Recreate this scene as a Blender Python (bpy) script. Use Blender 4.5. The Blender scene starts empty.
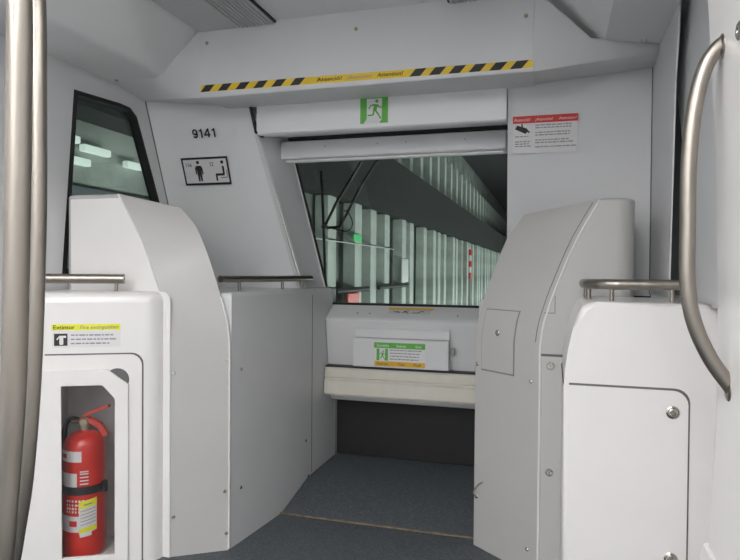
import bpy, bmesh, math, random
from mathutils import Vector, Matrix
from mathutils.geometry import tessellate_polygon
V = Vector
rnd = random.Random(4)
SC = bpy.context.scene
COL = SC.collection

# ---------------------------------------------------------------- camera
CAM = V((0.88, 0.0, 1.3))
yaw, pit, rol = math.radians(16.5), math.radians(-0.9), 0.008
fwd = V((-math.sin(yaw) * math.cos(pit), math.cos(yaw) * math.cos(pit), math.sin(pit)))
r0 = V((math.cos(yaw), math.sin(yaw), 0)); u0 = r0.cross(fwd)
rt = r0 * math.cos(rol) + u0 * math.sin(rol); up = u0 * math.cos(rol) - r0 * math.sin(rol)
cd = bpy.data.cameras.new('camera'); cd.sensor_width = 36; cd.lens = 620 * 36 / 740
cd.clip_start = 0.05; cd.clip_end = 300
cam = bpy.data.objects.new('camera', cd); COL.objects.link(cam)
cam.matrix_world = Matrix(((rt.x, up.x, -fwd.x, CAM.x), (rt.y, up.y, -fwd.y, CAM.y), (rt.z, up.z, -fwd.z, CAM.z), (0, 0, 0, 1)))
SC.camera = cam
# ---------------------------------------------------------------- world, lights, exposure
w = bpy.data.worlds.new('world'); SC.world = w; w.use_nodes = True
w.node_tree.nodes['Background'].inputs[0].default_value = (0.5, 0.6, 0.58, 1)
w.node_tree.nodes['Background'].inputs[1].default_value = 0.02
SC.view_settings.view_transform = 'Standard'; SC.view_settings.look = 'None'
SC.view_settings.gamma = 1; SC.view_settings.use_curve_mapping = False
SC.view_settings.exposure = 0.36
LAMP_SALOON = 13.0
LAMP_TUNNEL = 9.0

def area(name, loc, size, energy, direction, color=(1, 1, 1)):
    d = bpy.data.lights.new(name, 'AREA'); d.shape = 'RECTANGLE'; d.size = size[0]; d.size_y = size[1]
    d.energy = energy; d.color = color
    o = bpy.data.objects.new(name, d); COL.objects.link(o); o.location = loc
    z = -V(direction).normalized(); y = V((0, 1, 0)); x = y.cross(z)      # long side runs along the track
    o.matrix_world = Matrix(((x.x, y.x, z.x, loc[0]), (x.y, y.y, z.y, loc[1]), (x.z, y.z, z.z, loc[2]), (0, 0, 0, 1)))
    return o
# unseen area lights added outside to brighten the tunnel walls and columns
area('tunnel_fill', (1.5, 30, -0.6), (0.8, 50), 1300, (-1.0, 0, 0.22), (0.93, 1.0, 0.96))
area('tunnel_fill', (-1.6, 3.5, 0.9), (0.3, 6), 30, (-1.0, 0, 0.45), (0.93, 1.0, 0.96))
area('tunnel_fill', (-1.0, 30, 6.4), (0.5, 40), 270, (-1.0, 0, -0.05), (0.93, 1.0, 0.96))

# ---------------------------------------------------------------- materials
def mat(name, col, rough=0.5, metal=0.0, noise=0.0, scale=8.0, bump=0.0, bscale=200.0, emit=None, es=0.0, coat=0.0, stretch=None):
    m = bpy.data.materials.new(name); m.use_nodes = True
    nt = m.node_tree; b = nt.nodes['Principled BSDF']
    b.inputs['Base Color'].default_value = (*col, 1); b.inputs['Roughness'].default_value = rough
    b.inputs['Metallic'].default_value = metal
    if coat: b.inputs['Coat Weight'].default_value = coat; b.inputs['Coat Roughness'].default_value = 0.15
    tc = nt.nodes.new('ShaderNodeTexCoord'); mp = nt.nodes.new('ShaderNodeMapping')
    nt.links.new(tc.outputs['Object'], mp.inputs[0])
    if stretch: mp.inputs['Scale'].default_value = stretch
    n = nt.nodes.new('ShaderNodeTexNoise'); n.inputs['Scale'].default_value = scale; n.inputs['Detail'].default_value = 4
    nt.links.new(mp.outputs[0], n.inputs['Vector'])
    cr = nt.nodes.new('ShaderNodeValToRGB')
    k = max(noise, 0.012)
    cr.color_ramp.elements[0].position = 0.3; cr.color_ramp.elements[1].position = 0.7
    cr.color_ramp.elements[0].color = (*[c * (1 - k) for c in col], 1)
    cr.color_ramp.elements[1].color = (*[min(1, c * (1 + k)) for c in col], 1)
    nt.links.new(n.outputs['Fac'], cr.inputs[0]); nt.links.new(cr.outputs[0], b.inputs['Base Color'])
    if bump:
        n2 = nt.nodes.new('ShaderNodeTexNoise'); n2.inputs['Scale'].default_value = bscale
        nt.links.new(mp.outputs[0], n2.inputs['Vector'])
        bp = nt.nodes.new('ShaderNodeBump'); bp.inputs['Strength'].default_value = bump; bp.inputs['Distance'].default_value = 0.002
        nt.links.new(n2.outputs['Fac'], bp.inputs['Height']); nt.links.new(bp.outputs[0], b.inputs['Normal'])
    if emit:
        b.inputs['Emission Color'].default_value = (*emit, 1); b.inputs['Emission Strength'].default_value = es
    return m

WHITE = mat('white_gelcoat', (0.80, 0.785, 0.775), 0.3, coat=0.3, noise=0.015, scale=5, bump=0.04, bscale=90)
PANEL = mat('grey_white_panel', (0.66, 0.665, 0.675), 0.42, noise=0.015, scale=4, bump=0.05, bscale=120)
PANEL_LIT = mat('lit_nose_panel', (0.78, 0.79, 0.80), 0.42, noise=0.015, scale=4, bump=0.05, bscale=120)  # paler panel colour: brighter light on left panel and header put into it
SEAM = mat('fine_seam', (0.24, 0.24, 0.24), 0.7)
CEIL = mat('ceiling_panel', (0.74, 0.74, 0.75), 0.5, noise=0.015, scale=3)
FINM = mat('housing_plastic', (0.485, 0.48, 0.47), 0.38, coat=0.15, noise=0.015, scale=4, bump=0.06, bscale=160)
GRILLE = mat('grille_grey', (0.55, 0.555, 0.565), 0.55, noise=0.02)
GROOVE = mat('groove_shadow_gap', (0.13, 0.13, 0.135), 0.8)
TRIM = mat('pale_trim', (0.78, 0.78, 0.78), 0.4)
CREAM = mat('cream_bumper', (0.66, 0.63, 0.56), 0.45, noise=0.03, scale=12)
DARKP = mat('dark_kick_panel', (0.009, 0.009, 0.009), 0.6, noise=0.15, scale=20)
BLACK = mat('black_rubber', (0.012, 0.012, 0.013), 0.55)
STEEL = mat('brushed_steel', (0.34, 0.31, 0.275), 0.36, 1.0, noise=0.06, scale=30, stretch=(1, 1, 0.06))
CHROME = mat('screw_metal', (0.6, 0.58, 0.54), 0.25, 1.0)
YEL = mat('yellow_vinyl', (0.80, 0.56, 0.03), 0.4, noise=0.04)
YEL2 = mat('lemon_vinyl', (0.80, 0.80, 0.03), 0.4, noise=0.04)
INK = mat('black_ink', (0.02, 0.02, 0.022), 0.5)
INKG = mat('grey_ink', (0.28, 0.27, 0.28), 0.6)
INKW = mat('white_ink', (0.75, 0.74, 0.72), 0.5)
GREEN = mat('green_vinyl', (0.10, 0.42, 0.05), 0.4, noise=0.05)
PAPER = mat('white_vinyl', (0.72, 0.71, 0.72), 0.4, noise=0.02)
RED = mat('red_vinyl', (0.62, 0.035, 0.03), 0.4, noise=0.05)
REDP = mat('red_enamel', (0.62, 0.025, 0.015), 0.3, noise=0.06, coat=0.4)
REDL = mat('red_lever_enamel', (0.62, 0.07, 0.05), 0.45)
ORNG = mat('orange_ink', (0.72, 0.42, 0.03), 0.5, noise=0.06)
NICHE = mat('niche_grey', (0.62, 0.61, 0.60), 0.6, noise=0.08, scale=14)
BRASS = mat('worn_brass', (0.42, 0.38, 0.26), 0.4, 0.8)
NOSE = mat('worn_nosing', (0.19, 0.15, 0.10), 0.7, noise=0.3, scale=30)

def floor_mat():
    m = mat('speckled_vinyl_floor', (0.14, 0.16, 0.18), 0.55)
    nt = m.node_tree; b = nt.nodes['Principled BSDF']
    tc = nt.nodes['Texture Coordinate']
    v = nt.nodes.new('ShaderNodeTexVoronoi'); v.inputs['Scale'].default_value = 160
    nt.links.new(tc.outputs['Object'], v.inputs['Vector'])
    cr = nt.nodes.new('ShaderNodeValToRGB')
    e = cr.color_ramp.elements
    e[0].position = 0.0; e[0].color = (0.047, 0.056, 0.062, 1)
    e[1].position = 1.0; e[1].color = (0.125, 0.138, 0.148, 1)
    k = e.new(0.5); k.color = (0.075, 0.088, 0.097, 1)
    nt.links.new(v.outputs['Color'], cr.inputs[0])
    nt.links.new(cr.outputs[0], b.inputs['Base Color'])
    return m
FLOOR = floor_mat()

def glass_mat(name, tint, gloss=0.06):
    m = bpy.data.materials.new(name); m.use_nodes = True; nt = m.node_tree
    for n in list(nt.nodes): nt.nodes.remove(n)
    out = nt.nodes.new('ShaderNodeOutputMaterial'); mx = nt.nodes.new('ShaderNodeMixShader')
    t = nt.nodes.new('ShaderNodeBsdfTransparent'); t.inputs[0].default_value = (*tint, 1)
    g = nt.nodes.new('ShaderNodeBsdfGlossy'); g.inputs['Roughness'].default_value = 0.02
    f = nt.nodes.new('ShaderNodeLayerWeight'); f.inputs[0].default_value = 0.5
    p = nt.nodes.new('ShaderNodeMath'); p.operation = 'POWER'; p.inputs[1].default_value = 5
    q = nt.nodes.new('ShaderNodeMath'); q.operation = 'MULTIPLY_ADD'; q.inputs[1].default_value = 0.75; q.inputs[2].default_value = 0.03
    nt.links.new(f.outputs['Facing'], p.inputs[0]); nt.links.new(p.outputs[0], q.inputs[0]); nt.links.new(q.outputs[0], mx.inputs[0]); nt.links.new(t.outputs[0], mx.inputs[1]); nt.links.new(g.outputs[0], mx.inputs[2])
    nt.links.new(mx.outputs[0], out.inputs[0])
    return m
GLASS = glass_mat('windscreen_glass', (0.80, 0.84, 0.82))
SGLASS = glass_mat('side_glass', (0.80, 0.84, 0.82))
CLEAR = glass_mat('cabinet_glass', (0.96, 0.96, 0.96))

# outside
CONC = mat('tunnel_concrete', (0.27, 0.30, 0.28), 0.8, noise=0.45, scale=1.2)
COLM = mat('tunnel_column_paint', (0.50, 0.54, 0.51), 0.7, noise=0.3, scale=1.5)
DKBAND = mat('walkway_dark', (0.014, 0.017, 0.017), 0.8, noise=0.2, scale=2)
SLATE = mat('station_slate', (0.10, 0.125, 0.14), 0.7, noise=0.12, scale=2)
TRACK = mat('ballast', (0.10, 0.10, 0.095), 0.9, noise=0.4, scale=20)
TLAMP = mat('tube_light', (0.5, 0.53, 0.51), 0.5, emit=(0.85, 1.0, 0.93), es=0.5)
TEXIT = mat('lit_green_sign', (0.1, 0.6, 0.2), 0.5, emit=(0.08, 0.6, 0.2), es=0.2)
CABLAMP = mat('saloon_diffuser', (0.95, 0.95, 0.95), 0.5, emit=(1.0, 0.985, 0.97), es=LAMP_SALOON)

# ---------------------------------------------------------------- helpers
def worldloc(o):
    p = V((0, 0, 0))
    while o is not None: p += o.location; o = o.parent
    return p
def obj(name, bm, m, parent=None, smooth=True, loc=None):
    me = bpy.data.meshes.new(name)
    bmesh.ops.recalc_face_normals(bm, faces=bm.faces)
    o = bpy.data.objects.new(name, me); COL.objects.link(o)
    if parent is not None:
        off = worldloc(parent); o.parent = parent
    else:
        if loc is None:
            xs = [v.co for v in bm.verts]
            loc = V(((min(v.x for v in xs) + max(v.x for v in xs)) / 2, (min(v.y for v in xs) + max(v.y for v in xs)) / 2, min(v.z for v in xs)))
        off = V(loc); o.location = off
    bmesh.ops.translate(bm, verts=bm.verts, vec=-off)
    bm.to_mesh(me); bm.free()
    me.materials.append(m)
    if smooth:
        for p in me.polygons: p.use_smooth = True
        me.set_sharp_from_angle(angle=math.radians(32))
        wn = o.modifiers.new('normals', 'WEIGHTED_NORMAL'); wn.keep_sharp = True
    return o
def tag(o, label, cat, group=None):
    o['label'] = label; o['category'] = cat; o['kind'] = 'thing'
    if group: o['group'] = group
    return o
def thing(name, label, cat, loc, group=None):
    o = bpy.data.objects.new(name, None); COL.objects.link(o); o.location = loc; o.empty_display_size = 0.05
    return tag(o, label, cat, group)
def struct(name, bm, m, parent=None, smooth=True):
    o = obj(name, bm, m, parent, smooth)
    if parent is None: o['kind'] = 'structure'
    return o
def NB(): return bmesh.new()
def bev(bm, geom_edges, r, seg=3):
    bmesh.ops.bevel(bm, geom=geom_edges, offset=r, segments=seg, profile=0.5, affect='EDGES', clamp_overlap=True)
def add_box(bm, lo, hi, r=0, seg=3):
    t = bmesh.new(); bmesh.ops.create_cube(t, size=1)
    lo, hi = V(lo), V(hi)
    for v in t.verts: v.co = V([(lo[i] + hi[i]) / 2 + v.co[i] * (hi[i] - lo[i]) for i in range(3)])
    if r: bev(t, list(t.edges), r, seg)
    merge(bm, t)
def merge(bm, t):
    me = bpy.data.meshes.new('tmp'); t.to_mesh(me); bm.from_mesh(me); bpy.data.meshes.remove(me); t.free()
def box(lo, hi, r=0, seg=3):
    bm = NB(); add_box(bm, lo, hi, r, seg); return bm
def add_plate(bm, outer, holes, F, off, thick):
    """flat polygon with holes in frame F (o,u,v,n), from off to off+thick along n"""
    o, u, v, n = F
    loops = [outer] + list(holes)
    pts3 = [[V((p[0], p[1], 0)) for p in L] for L in loops]
    tris = tessellate_polygon(pts3)
    flat = [p for L in loops for p in L]
    P = lambda p, d: o + u * p[0] + v * p[1] + n * d
    A = [bm.verts.new(P(p, off)) for p in flat]; B = [bm.verts.new(P(p, off + thick)) for p in flat]
    for a, b, c in tris:
        try: bm.faces.new((A[a], A[b], A[c])); bm.faces.new((B[c], B[b], B[a]))
        except ValueError: pass
    k = 0
    for L in loops:
        nL = len(L)
        for i in range(nL):
            j = (i + 1) % nL
            try: bm.faces.new((A[k + i], A[k + j], B[k + j], B[k + i]))
            except ValueError: pass
        k += nL
def plate(outer, holes, F, off=0, thick=0.001):
    bm = NB(); add_plate(bm, outer, holes, F, off, thick); return bm
def frame(o, u, v):
    o, u, v = V(o), V(u).normalized(), V(v); v = (v - u * v.dot(u)).normalized()
    return (o, u, v, u.cross(v))
def rect(x0, y0, x1, y1): return [(x0, y0), (x1, y0), (x1, y1), (x0, y1)]
def rrect(x0, y0, x1, y1, r, n=5, corners=(1, 1, 1, 1)):
    out = []
    for (cx, cy, a0, on, px, py) in ((x1 - r, y0 + r, -90, corners[0], x1, y0), (x1 - r, y1 - r, 0, corners[1], x1, y1),
                                     (x0 + r, y1 - r, 90, corners[2], x0, y1), (x0 + r, y0 + r, 180, corners[3], x0, y0)):
        if not on: out.append((px, py)); continue
        for i in range(n + 1):
            a = math.radians(a0 + 90 * i / n); out.append((cx + r * math.cos(a), cy + r * math.sin(a)))
    return out
def disc(cx, cy, r, n=16, sx=1, sy=1): return [(cx + r * sx * math.cos(2 * math.pi * i / n), cy + r * sy * math.sin(2 * math.pi * i / n)) for i in range(n)]
def stroke(p, q, wd):
    p, q = V(p), V(q); d = (q - p).normalized(); n = V((-d.y, d.x)) * wd / 2
    return [tuple(p + n), tuple(p - n), tuple(q - n), tuple(q + n)]
def prism(poly, vec):
    """3D planar polygon extruded by vec"""
    bm = NB(); vec = V(vec)
    A = [bm.verts.new(V(p)) for p in poly]; B = [bm.verts.new(V(p) + vec) for p in poly]
    bm.faces.new(A); bm.faces.new(list(reversed(B)))
    for i in range(len(A)):
        j = (i + 1) % len(A); bm.faces.new((A[i], B[i], B[j], A[j]))
    return bm
def smooth_path(pts, r=0.05, n=6):
    pts = [V(p) for p in pts]; out = [pts[0]]
    for i in range(1, len(pts) - 1):
        a, b, c = pts[i - 1], pts[i], pts[i + 1]
        ra = min(r, (a - b).length * .49, (c - b).length * .49)
        s = b + (a - b).normalized() * ra; e = b + (c - b).normalized() * ra
        for k in range(n + 1):
            t = k / n; out.append(s * (1 - t) ** 2 + b * 2 * t * (1 - t) + e * t * t)
    out.append(pts[-1]); return out
def catmull(pts, n=8):
    pts = [V(p) for p in pts]; P = [pts[0]] + pts + [pts[-1]]; out = []
    for i in range(1, len(P) - 2):
        for k in range(n):
            t = k / n
            out.append(0.5 * ((2 * P[i]) + (P[i + 1] - P[i - 1]) * t + (2 * P[i - 1] - 5 * P[i] + 4 * P[i + 1] - P[i + 2]) * t * t + (-P[i - 1] + 3 * P[i] - 3 * P[i + 1] + P[i + 2]) * t ** 3))
    out.append(pts[-1]); return out
def add_tube(bm, path, r, n=16, cap=True):
    path = [V(p) for p in path]; rings = []
    t0 = (path[1] - path[0]).normalized()
    ref = V((0, 0, 1)) if abs(t0.z) < 0.9 else V((1, 0, 0))
    nn = t0.cross(ref).normalized()
    for i, p in enumerate(path):
        t = (path[min(i + 1, len(path) - 1)] - path[max(i - 1, 0)]).normalized()
        nn = (nn - t * nn.dot(t)).normalized(); bb = t.cross(nn)
        rr = r(i / (len(path) - 1)) if callable(r) else r
        rings.append([bm.verts.new(p + (nn * math.cos(2 * math.pi * k / n) + bb * math.sin(2 * math.pi * k / n)) * rr) for k in range(n)])
    for a, b in zip(rings, rings[1:]):
        for k in range(n): bm.faces.new((a[k], a[(k + 1) % n], b[(k + 1) % n], b[k]))
    if cap: bm.faces.new(rings[0]); bm.faces.new(list(reversed(rings[-1])))
def tube(path, r, n=16): bm = NB(); add_tube(bm, path, r, n); return bm
def add_lathe(bm, prof, c, axis=(0, 0, 1), n=32):
    ax = V(axis).normalized(); a = ax.orthogonal().normalized(); b = ax.cross(a); c = V(c); rings = []
    for (r, h) in prof:
        rings.append([bm.verts.new(c + ax * h + (a * math.cos(2 * math.pi * k / n) + b * math.sin(2 * math.pi * k / n)) * max(r, 1e-4)) for k in range(n)])
    for p, q in zip(rings, rings[1:]):
        for k in range(n): bm.faces.new((p[k], p[(k + 1) % n], q[(k + 1) % n], q[k]))
    bm.faces.new(rings[0]); bm.faces.new(list(reversed(rings[-1])))
def lathe(prof, c, axis=(0, 0, 1), n=32): bm = NB(); add_lathe(bm, prof, c, axis, n); return bm
def screw(parent, p, n, r=0.006, m=None, ring=True):
    """countersunk cap screw, axis n"""
    p = V(p); n = V(n).normalized()
    bm = NB(); add_lathe(bm, [(r, -0.001), (r, r * .35), (r * .8, r * .55), (r * .45, r * .55), (r * .4, r * .2), (0, r * .2)], p, n, 16)
    return obj('screw', bm, m or CHROME, parent)
def letters(name, s, F, x, y, h, m, parent, width=None, off=0.0015, bold=0.0, shear=0.0, thick=0.0006):
    cu = bpy.data.curves.new('t', 'FONT'); cu.body = s; cu.size = 1; cu.offset = bold; cu.shear = shear; cu.resolution_u = 4
    ob = bpy.data.objects.new('t', cu); COL.objects.link(ob)
    bpy.context.view_layer.update()
    me = bpy.data.meshes.new_from_object(ob.evaluated_get(bpy.context.evaluated_depsgraph_get()))
    bpy.data.objects.remove(ob); bpy.data.curves.remove(cu)
    bm = NB(); bm.from_mesh(me); bpy.data.meshes.remove(me)
    x0 = min(v.co.x for v in bm.verts); x1 = max(v.co.x for v in bm.verts); capk = h / 0.70
    sx = capk if width is None else width / (x1 - x0)
    o, u, v, n = F
    ret = bmesh.ops.extrude_face_region(bm, geom=list(bm.faces))
    top = {g for g in ret['geom'] if isinstance(g, bmesh.types.BMVert)}
    for vt in bm.verts:
        d = off + (thick if vt in top else 0)
        vt.co = o + u * (x + (vt.co.x - x0) * sx) + v * (y + vt.co.y * capk) + n * d
    return obj(name, bm, m, parent, smooth=False)
def text_rows(name, F, x0, x1, ys, h, m, parent, off=0.0015, seed=1):
    rr = random.Random(seed); bm = NB()
    for y in ys:
        x = x0; end = x1 - rr.random() * (x1 - x0) * .2
        while x < end:
            wl = h * rr.uniform(1.2, 4.5); wl = min(wl, end - x)
            add_plate(bm, rect(x, y, x + wl, y + h), [], F, off, 0.0004); x += wl + h * .7
    return obj(name, bm, m, parent, smooth=False)
def shapes(name, polys, F, m, parent, off=0.0015, thick=0.0006):
    bm = NB()
    for p in polys: add_plate(bm, p, [], F, off, thick)
    return obj(name, bm, m, parent, smooth=False)
Xa, Ya, Za = V((1, 0, 0)), V((0, 1, 0)), V((0, 0, 1))

# ================================================================ SETTING
# floor: saloon floor, low ramp, nose floor
struct('floor', prism([(0, -10, -0.06), (0, -10, 0), (0, 3.02, 0), (0, 3.02, -0.06)], (2.9, 0, 0)), FLOOR)
bpy.data.objects['floor'].location.x -= 1.45
bm = prism([(-0.495, 3.022, -0.06), (-0.495, 3.022, 0.004), (-0.495, 3.38, 0.078), (-0.495, 4.1, 0.082), (-0.495, 4.1, -0.06)], (1.02, 0, 0))
o = tag(obj('floor_ramp', bm, FLOOR), 'low speckled blue-grey vinyl ramp rising to the dark kick panel under the windscreen', 'ramp')
bm = NB(); add_box(bm, (-0.5, 3.005, 0.0005), (0.6, 3.021, 0.008), 0.002, 1)
tag(obj('floor_nosing_strip', bm, NOSE), 'thin worn brown edging strip across the floor at the foot of the ramp', 'edging strip')

# side walls
LW = frame((-1.34, 0, 0), (0, 1, 0), (0, 0, 1))    # n = u x v = +X
wallL = [(-10, 0), (3.86, 0), (3.44, 1.19), (3.24, 1.70), (3.03, 2.242), (3.0, 2.30), (-10, 2.30)]
winL = [(2.387, 1.27), (3.20, 1.27), (3.25, 1.32), (3.15, 1.676), (2.965, 2.08), (2.935, 2.14), (2.88, 2.175), (2.80, 2.178), (2.463, 2.159)]
struct('wall_left', plate(wallL, [winL], LW, -0.06, 0.06), PANEL)
RW = frame((1.31, 0, 0), (0, -1, 0), (0, 0, 1))    # n = -X ; coordinate = -Y
struct('wall_right', plate([(-2.645, 1.201), (-2.643, 1.291), (-2.581, 2.035), (-2.53, 2.20), (-2.52, 2.345), (-3.17, 2.345), (-3.17, 1.201)], [], RW, -.006, .006), PANEL)
RM = frame((1.35, 0, 0), (0, -1, 0), (0, 0, 1))
struct('wall_right_middle', plate([(-2.48, 1.201), (-2.50, 1.293), (-2.62, 1.76), (-2.80, 2.08), (-3.15, 2.12), (-3.15, 2.5), (10, 2.5), (10, 1.201)], [], RM, -.012, .012), PANEL)
struct('trim_13', box((1.412, 2.5, 1.215), (1.418, 3.9, 2.29)), BLACK)
struct('trim_10', box((1.405, 2.5, 2.291), (1.418, 3.9, 2.5)), PANEL)
bm = NB(); add_box(bm, (1.42, -10, 0), (1.48, 3.9, 1.26)); add_box(bm, (1.36, -10, 1.19), (1.43, 2.19, 1.21)); add_box(bm, (1.36, 2.70, 1.19), (1.43, 3.4, 1.21))
struct('wall_right_lower', bm, WHITE)
struct('wall_rear', box((-1.45, -10.06, 0), (1.48, -10, 2.6)), PANEL)
# side windows
def side_window(name, F, poly, mglass, gask):
    o = struct(name, plate(poly, [], F, -0.045, 0.006), mglass)
    c = (sum(p[0] for p in poly) / len(poly), sum(p[1] for p in poly) / len(poly))
    L = [((p[0] - c[0]) * 1.0 + c[0], (p[1] - c[1]) + c[1]) for p in poly]
    inner = [(c[0] + (p[0] - c[0]) * .93, c[1] + (p[1] - c[1]) * .95) for p in poly]
    obj('gasket', plate(L, [inner], F, -0.058, 0.055), BLACK, o, smooth=False)
side_window('window_1', LW, winL, SGLASS, 0.022)

# ceiling: centre, coves
bm = NB()
add_box(bm, (-0.42, -10, 2.50), (0.42, 2.80, 2.56))
struct('ceiling', bm, CEIL)
def cove(s, xw, zw):
    P = [(s * 0.845, 2.50), (s * 0.88, 2.475), (s * 1.04, 2.30), (s * 1.075, 2.278), (s * xw, zw), (s * xw, zw + 0.05), (s * 1.09, 2.40), (s * 0.9, 2.56), (s * 0.845, 2.56)]
    return prism([(x, -10, z) for x, z in P], (0, 12.99, 0))
struct('ceiling_cove_left', cove(-1, 1.34, 2.272), CEIL)
struct('ceiling_cove_right', cove(1, 1.31, 2.292), CEIL)
# dark seams between ceiling centre and grilles are real gaps; backing
struct('ceiling_backing', box((-0.9, -10, 2.565), (0.9, 2.8, 2.58)), GROOVE)

# front beam
beam = [(0, 2.75, 2.52), (0, 2.75, 2.17), (0, 2.757, 2.158), (0, 2.77, 2.155), (0, 3.03, 2.172), (0, 3.10, 2.2), (0, 3.10, 2.52)]
struct('trim_1', prism([(p[0] - 0.83, p[1], p[2]) for p in beam], (1.615, 0, 0)), PANEL)
def fairing(name, s, pts):
    f = [V(p) for p in pts]
    def shell(nm, faces, parent, dv):
        bm = NB(); vs = [bm.verts.new(p) for p in f]
        for q in faces: bm.faces.new([vs[i] for i in q])
        for v in list(bm.verts):
            if not v.link_faces: bm.verts.remove(v)
        r = bmesh.ops.extrude_face_region(bm, geom=list(bm.faces))
        for g in r['geom']:
            if isinstance(g, bmesh.types.BMVert): g.co += V(dv)
        o = struct(nm, bm, PANEL, parent) if parent is None else obj(nm, bm, PANEL, parent)
        for e in o.data.edges: e.use_edge_sharp = False
        for e in o.data.edges:
            a, b = (o.data.vertices[i].co for i in e.vertices)
        return o
    o = shell(name, [(0, 1, 4), (1, 3, 4), (1, 2, 3)], None, (0, .02, .02))
    o.data.set_sharp_from_angle(angle=math.radians(75))
    shell('soffit', [(4, 3, 5), (4, 5, 6)], o, (0, 0, .02))
fairing('trim_2', -1, [(-0.832, 2.752, 2.50), (-1.076, 2.745, 2.276), (-1.34, 2.73, 2.273), (-1.34, 2.976, 2.242), (-0.831, 2.752, 2.157), (-1.34, 3.0, 2.24), (-0.70, 3.03, 2.173)])
fairing('trim_3', 1, [(0.787, 2.752, 2.50), (1.02, 2.75, 2.262), (1.31, 2.95, 2.294), (1.31, 2.965, 2.262), (0.784, 2.752, 2.155), (1.31, 3.13, 2.25), (0.66, 3.03, 2.172)])

# front side panels (raked nose lining)
def quadgrid(name, A, B, C, D, m, th=(0, 0.03, 0), n=6):
    """A bottom-outer, B bottom-inner, C top-inner, D top-outer"""
    A, B, C, D = map(V, (A, B, C, D)); bm = NB(); g = []
    for i in range(n + 1):
        t = i / n; g.append([bm.verts.new((A.lerp(D, t)).lerp(B.lerp(C, t), j / n)) for j in range(n + 1)])
    for i in range(n):
        for j in range(n): bm.faces.new((g[i][j], g[i][j + 1], g[i + 1][j + 1], g[i + 1][j]))
    r = bmesh.ops.extrude_face_region(bm, geom=list(bm.faces))
    for q in r['geom']:
        if isinstance(q, bmesh.types.BMVert): q.co += V(th)
    return struct(name, bm, m)
quadgrid('wall_front_left', (-1.34, 3.414, 1.19), (-0.54, 3.414, 1.19), (-0.70, 3.03, 2.175), (-1.34, 3.005, 2.245), PANEL_LIT)
struct('trim_14', tube([(-1.339, 3.41, 1.2), (-1.339, 3.003, 2.243)], .0035, 6), GROOVE)
struct('trim_15', tube([(1.309, 3.138, 1.2), (1.309, 3.138, 2.262)], .0035, 6), GROOVE)
quadgrid('wall_front_right', (1.31, 3.14, 1.19), (0.645, 3.32, 1.19), (0.66, 3.03, 2.175), (1.31, 3.14, 2.262), PANEL)
# reveals from those panels forward to the windscreen
quadgrid('trim_4', (-0.54, 3.416, 1.12), (-0.528, 3.81, 1.10), (-0.640, 3.445, 2.03), (-0.70, 3.035, 2.17), PANEL, (-0.02, 0, 0))
quadgrid('trim_5', (0.645, 3.34, 1.12), (0.66, 3.81, 1.10), (0.672, 3.445, 2.03), (0.66, 3.035, 2.17), PANEL, (0.02, 0, 0))

# header over the windscreen
hd = [(3.022, 2.174), (3.02, 2.05), (3.025, 2.025), (3.04, 2.018), (3.30, 2.062), (3.45, 2.062), (3.45, 2.2), (3.10, 2.2)]
struct('trim_6', prism([(-0.655, y, z) for y, z in hd], (1.31, 0, 0)), PANEL_LIT)
struct('trim_7', prism([(-0.70, 3.018, 2.172), (-0.684, 3.016, 2.172), (-0.652, 3.016, 2.035), (-0.625, 3.05, 2.015), (-0.64, 3.05, 2.01), (-0.665, 3.018, 2.03)], (0, 0.012, 0)), BLACK)
# black strip for the gap between header and blind cassette
struct('trim_8', box((-0.60, 3.305, 2.045), (0.64, 3.345, 2.063)), BLACK)
# roller blind cassette
t = thing('roller_blind_cassette', 'long white roller blind housing mounted right across the top of the windscreen', 'blind housing', (0, 3.37, 1.93))
bm = NB(); add_box(bm, (-0.645, 3.30, 1.935), (0.637, 3.44, 2.04), 0.012, 3); obj('housing', bm, PANEL, t)
for x in (-0.37, -0.06, 0.10, 0.42): screw(t, (x, 3.30, 2.0), (0, -1, 0), 0.004, INKG)
bm = NB(); add_box(bm, (-0.62, 3.325, 1.922), (0.62, 3.35, 1.936), 0.003, 1); obj('pull_bar', bm, TRIM, t)

# windscreen
k = 0.385; GF = frame((0, 3.45 + k * 2.0, 0), (1, 0, 0), (0, -k, 1))   # plane y = 3.45 + k(2 - z)
sl = math.sqrt(1 + k * k)
def gp(x, z): return (x, z * sl)       # frame coordinates of a point on the glass at height z  (origin at z=0)
GF = (V((0, 3.45 + k * 2.0, 0)), GF[1], GF[2], GF[3])
ws = [gp(-0.515, 1.075), gp(0.645, 1.075), gp(0.655, 1.955), gp(0.63, 1.985), gp(-0.60, 1.985), gp(-0.625, 1.95)]
wo = struct('window_3', plate(ws, [], GF, -0.006, 0.006), GLASS)
wi = [gp(-0.503, 1.09), gp(0.633, 1.09), gp(0.642, 1.955), gp(0.625, 1.968), gp(-0.60, 1.968), gp(-0.612, 1.95)]
obj('gasket', plate(ws, [wi], GF, 0.0005, 0.006), BLACK, wo, smooth=False)
wf = [gp(-0.56, 1.04), gp(0.70, 1.04), gp(0.70, 2.06), gp(-0.68, 2.06)]
struct('trim_9', plate(wf, [ws], GF, -0.012, 0.022), PANEL)

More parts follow.
